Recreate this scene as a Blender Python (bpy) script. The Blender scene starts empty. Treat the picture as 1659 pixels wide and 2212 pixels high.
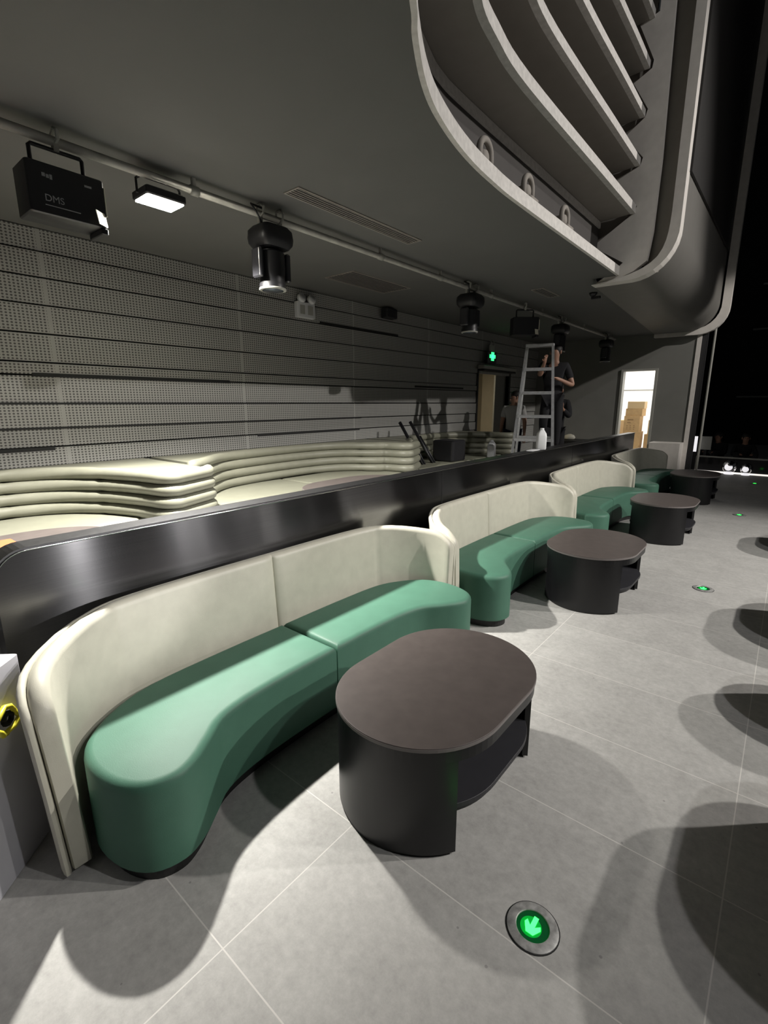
import bpy, bmesh, math, random
from mathutils import Vector, Matrix
random.seed(7)
C = bpy.context.scene.collection
PI = math.pi

# ------------------------------------------------------------------ materials
def mat(name, col, rough=0.5, metal=0.0, noise=0.0, nscale=8.0, bump=0.0, bscale=60.0, spec=0.5, emit=None, estr=0.0):
    m = bpy.data.materials.new(name); m.use_nodes = True
    nt = m.node_tree; b = nt.nodes['Principled BSDF']
    b.inputs['Base Color'].default_value = (*col, 1); b.inputs['Roughness'].default_value = rough
    b.inputs['Metallic'].default_value = metal; b.inputs['Specular IOR Level'].default_value = spec
    tc = nt.nodes.new('ShaderNodeTexCoord')
    if noise:
        n = nt.nodes.new('ShaderNodeTexNoise'); n.inputs['Scale'].default_value = nscale; n.inputs['Detail'].default_value = 6
        r = nt.nodes.new('ShaderNodeValToRGB')
        r.color_ramp.elements[0].position = .3; r.color_ramp.elements[1].position = .7
        r.color_ramp.elements[0].color = (*[c*(1-noise) for c in col], 1)
        r.color_ramp.elements[1].color = (*[min(1, c*(1+noise)) for c in col], 1)
        nt.links.new(tc.outputs['Object'], n.inputs['Vector']); nt.links.new(n.outputs['Fac'], r.inputs['Fac'])
        nt.links.new(r.outputs['Color'], b.inputs['Base Color'])
    if bump:
        n2 = nt.nodes.new('ShaderNodeTexNoise'); n2.inputs['Scale'].default_value = bscale; n2.inputs['Detail'].default_value = 4
        bp = nt.nodes.new('ShaderNodeBump'); bp.inputs['Strength'].default_value = bump; bp.inputs['Distance'].default_value = .004
        nt.links.new(tc.outputs['Object'], n2.inputs['Vector']); nt.links.new(n2.outputs['Fac'], bp.inputs['Height'])
        nt.links.new(bp.outputs['Normal'], b.inputs['Normal'])
    if emit:
        b.inputs['Emission Color'].default_value = (*emit, 1); b.inputs['Emission Strength'].default_value = estr
    return m

M = {}
M['beige'] = mat('beige_leather', (.54, .525, .44), .45, noise=.05, nscale=14, bump=.10, bscale=260)
M['green'] = mat('green_leather', (.058, .148, .103), .55, noise=.05, nscale=10, bump=.10, bscale=260, spec=.35)
M['sage'] = mat('sage_leather', (.205, .205, .158), .47, noise=.05, nscale=10, bump=.08, bscale=200)
M['top'] = mat('brown_laminate', (.092, .077, .072), .42, noise=.10, nscale=18)
M['topedge'] = mat('worn_edge', (.20, .18, .175), .5)
M['black'] = mat('black_lacquer', (.007, .007, .008), .36, noise=.15, nscale=12)
M['blackm'] = mat('black_matt_metal', (.012, .012, .014), .45, noise=.1, nscale=30)
M['gloss'] = mat('gloss_black_plastic', (.03, .03, .034), .22)
M['shelf'] = mat('charcoal_shelf', (.022, .022, .026), .5, noise=.1, nscale=10)
M['plinth'] = mat('black_plinth', (.012, .012, .012), .5)
M['ceil'] = mat('grey_ceiling_paint', (.108, .108, .102), .85, noise=.03, nscale=3, bump=.05, bscale=120)
M['white'] = mat('pale_grey_paint', (.62, .59, .55), .6, noise=.05, nscale=12)
M['whitebox'] = mat('light_grey_board', (.52, .52, .56), .5, noise=.03)
M['fascia'] = mat('fascia_paint', (.130, .125, .114), .6, noise=.04, nscale=6)
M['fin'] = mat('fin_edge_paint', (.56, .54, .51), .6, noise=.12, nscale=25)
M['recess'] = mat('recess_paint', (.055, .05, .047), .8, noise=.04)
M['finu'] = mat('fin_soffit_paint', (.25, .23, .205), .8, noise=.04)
M['darkwall'] = mat('dark_grey_wall', (.17, .17, .155), .75, noise=.06, nscale=3)
M['hall'] = mat('black_hall', (.012, .012, .013), .8, noise=.3, nscale=1.5)
M['slot'] = mat('slot_black', (.006, .006, .006), .7)
M['chrome'] = mat('chrome', (.75, .75, .76), .12, 1.0)
M['steel'] = mat('brushed_steel', (.55, .55, .54), .3, 1.0, noise=.15, nscale=40)
M['ringsteel'] = mat('worn_steel_ring', (.42, .42, .41), .42, .45, noise=.35, nscale=45)
M['trimsteel'] = mat('dark_trim_steel', (.16, .16, .165), .32, 1.0, noise=.1, nscale=30)
M['alu'] = mat('aluminium', (.60, .61, .62), .38, .75, noise=.12, nscale=25)
M['pipe'] = mat('grey_pipe', (.34, .33, .30), .5, noise=.15, nscale=12)
M['greyfit'] = mat('grey_fitting', (.30, .30, .27), .5)
M['plastic'] = mat('white_plastic', (.78, .79, .80), .35, noise=.03)
M['plastic2'] = mat('translucent_plastic', (.55, .56, .57), .35, noise=.06, nscale=12)
M['silvertxt'] = mat('silver_print', (.28, .28, .29), .5)
M['nozzle'] = mat('nozzle_plate', (.75, .72, .60), .45)
M['skin'] = mat('skin', (.34, .19, .13), .5)
M['cloth_black'] = mat('black_cloth', (.010, .010, .012), .9)
M['cloth_white'] = mat('white_cloth', (.45, .45, .44), .9)
M['cloth_navy'] = mat('navy_cloth', (.02, .025, .05), .9)
M['hair'] = mat('black_hair', (.012, .010, .009), .6)
M['card'] = mat('cardboard', (.55, .36, .17), .8, noise=.08, nscale=12)
M['cardtop'] = mat('cardboard_light', (.62, .45, .25), .8)
M['tape'] = mat('print_brown', (.30, .18, .08), .7)
M['roomwhite'] = mat('white_room_paint', (.85, .85, .84), .7)
M['doorleaf'] = mat('beige_door', (.42, .38, .30), .6, noise=.03)
M['yellow'] = mat('yellow_tape', (.75, .68, .05), .4)
M['orange'] = mat('orange_board', (.48, .13, .05), .6)
M['screen'] = mat('screen_black', (.010, .009, .008), .6, noise=.2, nscale=5)
M['glassdark'] = mat('dark_glass', (.02, .02, .022), .08, spec=.8)
M['lens'] = mat('lens_glass', (.08, .10, .13), .08, .6)
M['flood'] = mat('flood_glow', (1, 1, 1), .5, emit=(1, .95, .82), estr=120)
M['led'] = mat('led_strip', (1, 1, 1), .5, emit=(1, .93, .86), estr=1.0)
M['ledw'] = mat('white_glow', (1, 1, 1), .5, emit=(1, .97, 1.0), estr=.8)
M['arrow'] = mat('arrow_glow', (.1, .8, .3), .4, emit=(.016, 1.0, .05), estr=6.0)
M['greendisc'] = mat('green_lens', (0, .12, .02), .25, emit=(0, .42, .03), estr=.75)
M['greendark'] = mat('green_well', (0, .05, .015), .3, emit=(.0, .08, .012), estr=.35)
M['exit'] = mat('exit_glow', (.1, .9, .4), .4, emit=(.05, 1.0, .28), estr=1.6)

def brushed():
    m = bpy.data.materials.new('brushed_dark_steel'); m.use_nodes = True
    nt = m.node_tree; b = nt.nodes['Principled BSDF']
    b.inputs['Metallic'].default_value = 1.0; b.inputs['Roughness'].default_value = .15
    b.inputs['Anisotropic'].default_value = 1.0
    tc = nt.nodes.new('ShaderNodeTexCoord'); mp = nt.nodes.new('ShaderNodeMapping')
    mp.inputs['Scale'].default_value = (1, 1.2, 260)
    n = nt.nodes.new('ShaderNodeTexNoise'); n.inputs['Scale'].default_value = 1.0; n.inputs['Detail'].default_value = 3
    r = nt.nodes.new('ShaderNodeValToRGB')
    r.color_ramp.elements[0].color = (.13, .13, .137, 1); r.color_ramp.elements[1].color = (.20, .20, .208, 1)
    nt.links.new(tc.outputs['Object'], mp.inputs['Vector']); nt.links.new(mp.outputs['Vector'], n.inputs['Vector'])
    nt.links.new(n.outputs['Fac'], r.inputs['Fac']); nt.links.new(r.outputs['Color'], b.inputs['Base Color'])
    tg = nt.nodes.new('ShaderNodeTangent'); tg.direction_type = 'UV_MAP'; tg.uv_map = 'UVMap'
    nt.links.new(tg.outputs['Tangent'], b.inputs['Tangent'])
    return m
M['brushed'] = brushed()

def floor_mat():
    m = bpy.data.materials.new('grey_stone_tiles'); m.use_nodes = True
    nt = m.node_tree; b = nt.nodes['Principled BSDF']; L = nt.links.new
    tc = nt.nodes.new('ShaderNodeTexCoord'); sx = nt.nodes.new('ShaderNodeSeparateXYZ'); L(tc.outputs['Object'], sx.inputs[0])
    def math_(op, a, bb=None, v=None):
        n = nt.nodes.new('ShaderNodeMath'); n.operation = op
        if hasattr(a, 'node'): L(a, n.inputs[0])
        else: n.inputs[0].default_value = a
        if bb is not None:
            if hasattr(bb, 'node'): L(bb, n.inputs[1])
            else: n.inputs[1].default_value = bb
        return n.outputs[0]
    def line(o, off, per):
        f = math_('FRACT', math_('DIVIDE', math_('SUBTRACT', o, off), per))
        d = math_('MINIMUM', f, math_('SUBTRACT', 1.0, f))
        return math_('LESS_THAN', math_('MULTIPLY', d, per), .0022), math_('FLOOR', math_('DIVIDE', math_('SUBTRACT', o, off), per))
    lx, ix = line(sx.outputs[0], -1.149, 1.197)
    ly, iy = line(sx.outputs[1], .586, .598)
    grout = math_('MAXIMUM', lx, ly)
    n1 = nt.nodes.new('ShaderNodeTexNoise'); n1.inputs['Scale'].default_value = 5; n1.inputs['Detail'].default_value = 8; n1.inputs['Roughness'].default_value = .7
    n2 = nt.nodes.new('ShaderNodeTexNoise'); n2.inputs['Scale'].default_value = 28; n2.inputs['Detail'].default_value = 8; n2.inputs['Roughness'].default_value = .75
    L(tc.outputs['Object'], n1.inputs['Vector']); L(tc.outputs['Object'], n2.inputs['Vector'])
    wn = nt.nodes.new('ShaderNodeTexWhiteNoise'); wn.noise_dimensions = '2D'
    cb = nt.nodes.new('ShaderNodeCombineXYZ'); L(ix, cb.inputs[0]); L(iy, cb.inputs[1]); L(cb.outputs[0], wn.inputs['Vector'])
    s = math_('ADD', math_('MULTIPLY', n1.outputs['Fac'], .4), math_('MULTIPLY', n2.outputs['Fac'], .6))
    s = math_('ADD', s, math_('MULTIPLY', wn.outputs['Value'], .05))
    r = nt.nodes.new('ShaderNodeValToRGB'); r.color_ramp.elements[0].position = .36; r.color_ramp.elements[1].position = .70
    r.color_ramp.elements[0].color = (.315, .31, .298, 1); r.color_ramp.elements[1].color = (.485, .48, .462, 1)
    L(s, r.inputs['Fac'])
    # small dark scuffs
    v = nt.nodes.new('ShaderNodeTexVoronoi'); v.inputs['Scale'].default_value = 7.0; L(tc.outputs['Object'], v.inputs['Vector'])
    sc = math_('LESS_THAN', v.outputs['Distance'], .035)
    mx0 = nt.nodes.new('ShaderNodeMix'); mx0.data_type = 'RGBA'; L(math_('MULTIPLY', sc, .45), mx0.inputs['Factor'])
    L(r.outputs['Color'], mx0.inputs['A']); mx0.inputs['B'].default_value = (.12, .12, .12, 1)
    mx = nt.nodes.new('ShaderNodeMix'); mx.data_type = 'RGBA'; L(grout, mx.inputs['Factor'])
    L(mx0.outputs['Result'], mx.inputs['A']); mx.inputs['B'].default_value = (.58, .57, .54, 1)
    L(mx.outputs['Result'], b.inputs['Base Color'])
    b.inputs['Roughness'].default_value = .62; b.inputs['Specular IOR Level'].default_value = .3
    bp = nt.nodes.new('ShaderNodeBump'); bp.inputs['Strength'].default_value = .08; bp.inputs['Distance'].default_value = .003
    L(math_('SUBTRACT', n2.outputs['Fac'], grout), bp.inputs['Height']); L(bp.outputs['Normal'], b.inputs['Normal'])
    return m
M['floor'] = floor_mat()

def perf_mat():
    m = bpy.data.materials.new('perforated_panel'); m.use_nodes = True
    nt = m.node_tree; b = nt.nodes['Principled BSDF']; L = nt.links.new
    tc = nt.nodes.new('ShaderNodeTexCoord'); sx = nt.nodes.new('ShaderNodeSeparateXYZ'); L(tc.outputs['Object'], sx.inputs[0])
    def math_(op, a, bb=None):
        n = nt.nodes.new('ShaderNodeMath'); n.operation = op
        for i, q in enumerate((a, bb)):
            if q is None: continue
            if hasattr(q, 'node'): L(q, n.inputs[i])
            else: n.inputs[i].default_value = q
        return n.outputs[0]
    per = .030
    fy = math_('SUBTRACT', math_('FRACT', math_('DIVIDE', sx.outputs[1], per)), .5)
    fz = math_('SUBTRACT', math_('FRACT', math_('DIVIDE', sx.outputs[2], per * .8)), .5)
    d = math_('SQRT', math_('ADD', math_('MULTIPLY', fy, fy), math_('MULTIPLY', fz, fz)))
    hole = math_('LESS_THAN', d, .30)
    # pale panel joints every 1.9 m stay unperforated
    fj = math_('FRACT', math_('DIVIDE', math_('ADD', sx.outputs[1], .36), 1.93))
    joint = math_('LESS_THAN', fj, .018)
    hole = math_('MULTIPLY', hole, math_('SUBTRACT', 1.0, joint))
    mx = nt.nodes.new('ShaderNodeMix'); mx.data_type = 'RGBA'; L(hole, mx.inputs['Factor'])
    mx.inputs['A'].default_value = (.32, .32, .30, 1); mx.inputs['B'].default_value = (.07, .07, .066, 1)
    L(mx.outputs['Result'], b.inputs['Base Color']); b.inputs['Roughness'].default_value = .65
    return m
M['perf'] = perf_mat()

# ------------------------------------------------------------------ mesh helpers
def new_obj(name, verts, faces, m, parent=None, smooth=False, angle=None):
    me = bpy.data.meshes.new(name); me.from_pydata([tuple(v) for v in verts], [], faces)
    if isinstance(m, (list, tuple)):
        for q in m: me.materials.append(q)
    else: me.materials.append(m)
    bm = bmesh.new(); bm.from_mesh(me); bmesh.ops.recalc_face_normals(bm, faces=bm.faces); bm.to_mesh(me); bm.free()
    if smooth:
        me.shade_smooth()
        if angle is not None:
            try: me.set_sharp_from_angle(angle=angle)
            except Exception: pass
    o = bpy.data.objects.new(name, me); C.objects.link(o)
    if parent: o.parent = parent
    return o

class MB:
    def __init__(s): s.v = []; s.f = []
    def add(s, vs, fs):
        n = len(s.v); s.v += [Vector(v) for v in vs]; s.f += [tuple(i + n for i in f) for f in fs]; return s
    def box(s, x0, x1, y0, y1, z0, z1, M4=None):
        vs = [Vector((x, y, z)) for z in (z0, z1) for (x, y) in ((x0, y0), (x1, y0), (x1, y1), (x0, y1))]
        if M4: vs = [M4 @ v for v in vs]
        return s.add(vs, [(3, 2, 1, 0), (4, 5, 6, 7), (0, 1, 5, 4), (1, 2, 6, 5), (2, 3, 7, 6), (3, 0, 4, 7)])
    def rbox(s, x0, x1, y0, y1, z0, z1, r=.01, n=3, M4=None):
        # box with rounded vertical edges and softened top and bottom
        pts = []
        for cx, cy, a in ((x1 - r, y1 - r, 0), (x0 + r, y1 - r, 90), (x0 + r, y0 + r, 180), (x1 - r, y0 + r, 270)):
            for i in range(n + 1):
                t = math.radians(a + 90 * i / n); pts.append((cx + r * math.cos(t), cy + r * math.sin(t)))
        cx, cy = (x0 + x1) / 2, (y0 + y1) / 2; e = min(r, (z1 - z0) / 3) * .5
        kx = 1 - 2 * e / (x1 - x0); ky = 1 - 2 * e / (y1 - y0)
        loops = [[(cx + (p[0] - cx) * kx, cy + (p[1] - cy) * ky, z0) for p in pts], [(*p, z0 + e) for p in pts], [(*p, z1 - e) for p in pts],
                 [(cx + (p[0] - cx) * kx, cy + (p[1] - cy) * ky, z1) for p in pts]]
        if M4: loops = [[M4 @ Vector(q) for q in l] for l in loops]
        return s.loft(loops)
    def loft(s, loops, closed=True, cap=True):
        n = len(loops[0]); vs = [v for l in loops for v in l]; fs = []
        for k in range(len(loops) - 1):
            for i in range(n if closed else n - 1):
                j = (i + 1) % n; fs.append((k * n + i, k * n + j, (k + 1) * n + j, (k + 1) * n + i))
        if cap:
            fs.append(tuple(reversed(range(n)))); fs.append(tuple((len(loops) - 1) * n + i for i in range(n)))
        return s.add(vs, fs)
    def tube(s, pts, r, n=10, cap=True, radii=None):
        pts = [Vector(p) for p in pts]; loops = []; up = None
        for i, p in enumerate(pts):
            t = (pts[min(i + 1, len(pts) - 1)] - pts[max(i - 1, 0)]).normalized()
            if up is None:
                up = Vector((0, 0, 1)) if abs(t.z) < .9 else Vector((1, 0, 0))
            a = t.cross(up).normalized(); b = a.cross(t).normalized(); up = b
            rr = radii[i] if radii else r
            loops.append([p + (a * math.cos(2 * PI * k / n) + b * math.sin(2 * PI * k / n)) * rr for k in range(n)])
        return s.loft(loops, cap=cap)
    def lathe(s, prof, n=24, M4=None):
        loops = [[Vector((r * math.cos(2 * PI * k / n), r * math.sin(2 * PI * k / n), z)) for k in range(n)] for r, z in prof]
        if M4: loops = [[M4 @ v for v in l] for l in loops]
        return s.loft(loops)
    def prism(s, pts, z0, z1, bev=0.0, bot=0.0):
        pts = [Vector((p[0], p[1])) for p in pts]
        loops = []
        if bot: loops += [[(*q, z0) for q in offs(pts, bot)], [(*q, z0 + bot) for q in pts]]
        else: loops.append([(*q, z0) for q in pts])
        if bev:
            for k in range(5):
                a = PI / 2 * k / 4
                loops.append([(*q, z1 - bev + bev * math.sin(a)) for q in offs(pts, bev * (1 - math.cos(a)))])
        else: loops.append([(*q, z1) for q in pts])
        return s.loft(loops)
    def build(s, name, m, parent=None, smooth=False, angle=None):
        return new_obj(name, s.v, s.f, m, parent, smooth, angle)

def offs(pts, d):
    """inset a closed plan loop by d"""
    n = len(pts); area = sum(pts[i].x * pts[(i + 1) % n].y - pts[(i + 1) % n].x * pts[i].y for i in range(n)); sg = 1 if area > 0 else -1
    out = []
    for i in range(n):
        a = (pts[i] - pts[i - 1]); b = (pts[(i + 1) % n] - pts[i])
        a = a.normalized() if a.length > 1e-9 else b.normalized(); b = b.normalized() if b.length > 1e-9 else a
        na = Vector((-a.y, a.x)) * sg; nb = Vector((-b.y, b.x)) * sg
        nn = na + nb; nn = nn.normalized() if nn.length > 1e-6 else na
        k = 1 / max(.5, nn.dot(na)); out.append(pts[i] + nn * d * k)
    return out

def spline(pts, per=6):
    """open Catmull-Rom"""
    P = [Vector(p) for p in pts]; out = []
    for i in range(len(P) - 1):
        p0 = P[max(i - 1, 0)]; p1 = P[i]; p2 = P[i + 1]; p3 = P[min(i + 2, len(P) - 1)]
        for k in range(per):
            t = k / per
            out.append(.5 * ((2 * p1) + (p2 - p0) * t + (2 * p0 - 5 * p1 + 4 * p2 - p3) * t * t + (3 * p1 - p0 - 3 * p2 + p3) * t ** 3))
    out.append(P[-1]); return out

def tag(o, label=None, cat=None, group=None, kind=None):
    if label: o['label'] = label
    if cat: o['category'] = cat
    if group: o['group'] = group
    if kind: o['kind'] = kind
    return o
def empty(name, loc, label, cat, group=None, rz=0):
    o = bpy.data.objects.new(name, None); C.objects.link(o); o.location = loc; o.rotation_euler = (0, 0, rz); o.empty_display_size = .1
    return tag(o, label, cat, group)
def struct(o): o['kind'] = 'structure'; return o
def kids(o): return list(o.children)
def copy_tree(o, parent=None):
    c = o.copy(); C.objects.link(c)
    if parent: c.parent = parent
    for ch in kids(o): copy_tree(ch, c)
    return c

ZC = 3.12      # ceiling under the balcony
PZ = .32       # raised floor behind the partition
WX = -5.10     # panelled wall
EY = 12.2      # end wall

# ------------------------------------------------------------------ room shell
struct(MB().box(-7, 16, -5, 26, -.12, 0).build('floor', M['floor']))
struct(MB().box(WX, -2.44, -5, EY, 0.001, PZ).build('floor_raised', M['floor']))

def wall_left():
    zs = [PZ, .70, 1.13, 1.30, 1.467, 1.68, 1.922, 2.03, 2.27, 2.505, 2.73, 2.935, ZC]
    mb = MB(); g = .007
    for i in range(len(zs) - 1):
        off = .0 if i % 2 else .012
        z0, z1 = zs[i] + g, zs[i + 1] - g
        for y0, y1 in ((-5, 9.2), (10.62, EY)) if z1 < 2.34 else ((-5, EY),):
            mb.box(WX - .05, WX + off, y0, y1, z0, z1)
    o = mb.build('wall_left', M['perf'])
    return struct(o)
wall_left()
struct(MB().box(WX - .16, WX - .03, -5, 9.2, 0, ZC + .1).box(WX - .16, WX - .03, 10.62, EY, 0, ZC + .1).box(WX - .16, WX - .03, 9.2, 10.62, 2.33, ZC + .1).build('wall_left_backing', M['slot']))
# dark slots cut between panels
k = 0
for y0, y1, z in ((1.39, 3.33, 1.925), (-3, 1.48, 1.285), (3.67, 5.55, 1.292), (4.78, 6.5, 2.745), (6.97, 8.6, 1.96)):
    k += 1; struct(MB().box(WX - .02, WX + .014, y0, y1, z - .016, z + .016).build('trim_%d' % k, M['slot']))
for z, y1 in ((1.467, 5.6), (1.68, 4.0)):
    k += 1; struct(MB().box(WX - .02, WX + .0135, -5, y1, z - .009, z + .009).build('trim_%d' % k, M['slot']))

def wall_far():
    x0, x1 = -3.11, -2.37
    mb = MB().box(WX - .2, x0, EY, EY + .14, 0, ZC + .1).box(x1, -1.72, EY, EY + .14, 0, ZC + .1).box(x0, x1, EY, EY + .14, 2.41, ZC + .1).box(x0, x1, EY, EY + .14, 0, PZ)
    return struct(mb.build('wall_far', M['darkwall']))
wall_far()
struct(MB().box(-1.72, -1.64, EY - .02, EY + .16, 0, ZC).build('trim_20', M['white']))
struct(MB().box(-1.64, -1.55, EY + .02, EY + .2, 0, ZC + .4).build('trim_21', M['hall']))
struct(MB().tube([(-1.42, EY, 0), (-1.42, EY, 3.4)], .022).build('trim_22', M['greyfit']))
struct(MB().box(-2.30, -1.72, EY - .45, EY, 0, .845).build('trim_23', M['white']))
# store room beyond the open door
struct(MB().box(-4.6, -2.2, 15.2, 15.3, PZ, 3).box(-4.7, -4.6, EY + .14, 15.3, PZ, 3).box(-2.2, -2.1, EY + .14, 15.3, PZ, 3).build('wall_store_room', M['roomwhite']))
struct(MB().box(-4.7, -2.1, EY + .14, 15.3, 3, 3.1).build('ceiling_store_room', M['roomwhite']))
struct(MB().box(-4.7, -2.1, EY + .14, 15.3, PZ - .06, PZ).build('floor_store_room', M['roomwhite']))
struct(MB().box(-4.6, -2.2, 15.17, 15.2, 2.02, 2.04).build('trim_24', M['greyfit']))
d2 = MB().box(-3.11, -3.06, EY - .03, EY + .16, PZ, 2.41).box(-2.42, -2.37, EY - .03, EY + .16, PZ, 2.41).box(-3.06, -2.42, EY - .03, EY + .16, 2.37, 2.41)
struct(d2.build('door_2', M['greyfit']))
# doorway in the panelled wall, corridor behind
struct(MB().box(WX - 1.3, WX - 1.2, 8.4, 11.6, PZ, 2.8).box(WX - 1.3, WX - .16, 8.3, 8.4, PZ, 2.8).box(WX - 1.3, WX - .16, 11.6, 11.7, PZ, 2.8).build('wall_corridor', M['doorleaf']))
struct(MB().box(WX - 1.3, WX - .16, 8.3, 11.7, 2.8, 2.9).build('ceiling_corridor', M['darkwall']))
struct(MB().box(WX - 1.3, WX - .05, 8.3, 11.7, PZ - .05, PZ).build('floor_corridor', M['darkwall']))
dr = struct(MB().box(WX - .16, WX + .02, 9.14, 9.2, PZ, 2.36).box(WX - .16, WX + .02, 10.62, 10.68, PZ, 2.36).box(WX - .16, WX + .02, 9.2, 10.62, 2.33, 2.36).build('door_1', M['slot']))
leaf = MB().rbox(WX - .11, WX - .07, 10.12, 10.62, PZ + .02, 2.32, .006).build('door_leaf', M['darkwall'], dr)
hd = empty('door_header_box', (WX, 9.9, 2.40), 'grey roller box over the doorway in the panelled wall', 'door header')
MB().rbox(0, .16, -.76, .78, -.035, .035, .03).build('casing', M['greyfit'], hd)
MB().rbox(.01, .15, -.74, .76, -.075, -.035, .02).build('bottom_rail', M['slot'], hd)

# ceiling: flat soffit whose free edge follows the lowest balcony tier
EDGE = [(-.55, -5), (-.62, -1.0), (-.80, .40), (-1.05, 1.30), (-1.27, 1.72), (-1.37, 1.87), (-1.51, 2.13), (-1.61, 2.40), (-1.70, 2.80), (-1.75, 3.25), (-1.77, 3.9), (-1.77, 6.4)]
def edge_curve(dx=0, dy=0): return [Vector((p.x + dx, p.y)) for p in spline(EDGE, 5)]
ec = edge_curve()
def slab_from_curve(mb, curve, back_x, z0, z1):
    vs = []; n = len(curve)
    for p in curve: vs += [(back_x, p.y, z0), (p.x, p.y, z0), (p.x, p.y, z1), (back_x, p.y, z1)]
    loops = [vs[i * 4:i * 4 + 4] for i in range(n)]
    return mb.loft(loops)
cm = slab_from_curve(MB(), edge_curve(-.03), WX - .2, ZC, ZC + .06)
cm.box(WX - .2, -2.05, 6.4, EY + .2, ZC, ZC + .06)
struct(cm.build('ceiling', M['ceil']))

# ------------------------------------------------------------------ balcony
bal = empty('balcony', (-1.7, 6.4, ZC), 'pale sculpted balcony of stacked curved tiers above the sofas', 'balcony')
BL = Vector((-1.7, 6.4, ZC))
def bshift(mb):
    mb.v = [v - BL for v in mb.v]; return mb
# tiers: (front x, lower z, thickness, back rise)
tiers = [(0.0, ZC + .001, .095), (.10, 3.742, .085), (.115, 4.21, .075), (.115, 4.67, .07), (.13, 5.115, .07), (.14, 5.56, .07)]
CURVES = []
for i, (dx, z, th) in enumerate(tiers):
    if i == 0: pl = [Vector((p.x, p.y)) for p in ec]
    else:
        # higher tiers run straight and then bend towards the hall, each starting its bend a little further on
        sh = (0, .95, 1.35, 1.8, 2.2, 2.6)[i]
        pts = [(.45 + .05 * i, -5), (.05, -1.6), (-.55, .1 + sh * .3), (-1.05, .72 + sh * .85), (-1.38, 1.42 + sh), (-1.55, 1.72 + sh), (-1.62, 2.05 + sh), (-1.665, 2.6 + sh), (-1.66, 4.6 + sh * .6), (-1.66, 6.4)]
        pl = [Vector((p.x, p.y)) for p in spline([Vector((a, b, 0)) for a, b in pts], 5)]
    CURVES.append(pl)
    mb = MB()
    loops = []
    for p in pl:
        loops.append([(p.x, p.y, z), (p.x, p.y, z + th), (p.x - .05, p.y, z + th), (p.x - .05, p.y, z)])
    mb.loft(loops); bshift(mb).build('tier_edge', M['fin'], bal)
    if i > 0:
        mb = MB(); loops = []
        for p in pl: loops.append([(p.x - .05, p.y, z + .002), (p.x - .05, p.y, z + .05), (-3.0, p.y, z + .05), (-3.0, p.y, z - .015), (-2.04, p.y, z - .012)])
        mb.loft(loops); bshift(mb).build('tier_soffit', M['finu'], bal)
# back wall of the recesses
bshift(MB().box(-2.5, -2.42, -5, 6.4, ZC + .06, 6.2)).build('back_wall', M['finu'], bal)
# thin pale line where the first recess meets its back panel
rl = [Vector((-1.55, 1.5, 0)), Vector((-1.80, 2.25, 0)), Vector((-1.96, 2.75, 0)), Vector((-2.02, 2.99, 0)), Vector((-2.04, 3.4, 0)), Vector((-2.04, 5, 0)), Vector((-2.04, 6.39, 0))]
mb = MB(); mb.loft([[(p.x, p.y, 3.66), (p.x + .02, p.y, 3.66), (p.x + .02, p.y, 3.725), (p.x, p.y, 3.725)] for p in spline(rl, 5)])
bshift(mb).build('recess_trim', M['fin'], bal)
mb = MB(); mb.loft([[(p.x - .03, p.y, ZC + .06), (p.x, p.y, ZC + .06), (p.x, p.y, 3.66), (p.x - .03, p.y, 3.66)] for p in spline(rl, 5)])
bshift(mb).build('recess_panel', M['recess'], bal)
# end panel in the plane Y = 6.4 with a saw-tooth inner edge
def panel(pts, y0, y1, name, m, par, shift):
    mb = MB(); mb.loft([[(x, y0, z) for x, z in pts], [(x, y1, z) for x, z in pts]])
    mb.v = [v - shift for v in mb.v]; return mb.build(name, m, par)
teeth = [(-2.06, 3.05), (-1.84, 3.17), (-1.74, 3.25), (-2.10, 3.48), (-1.69, 3.74), (-1.65, 3.81), (-1.95, 4.12), (-1.66, 4.21), (-1.64, 4.285), (-1.85, 4.54), (-1.66, 4.67), (-1.64, 4.74), (-1.81, 5.03), (-1.64, 5.11), (-1.63, 5.18), (-1.80, 5.55), (-1.62, 5.6), (-1.62, 7.5)]
outer = [(-1.50, 7.5), (-1.48, 5.64), (-1.45, 4.23), (-1.46, 3.52), (-1.49, 3.23), (-1.62, 3.14), (-1.78, 3.085)]
panel(teeth + outer, 6.40, 6.46, 'end_panel', M['white'], bal, BL)
panel([(-1.66, 3.16), (-1.66, 7.5), (-2.42, 7.5), (-2.42, 3.16)], 6.465, 6.5, 'recess_end', M['finu'], bal, BL)
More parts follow.
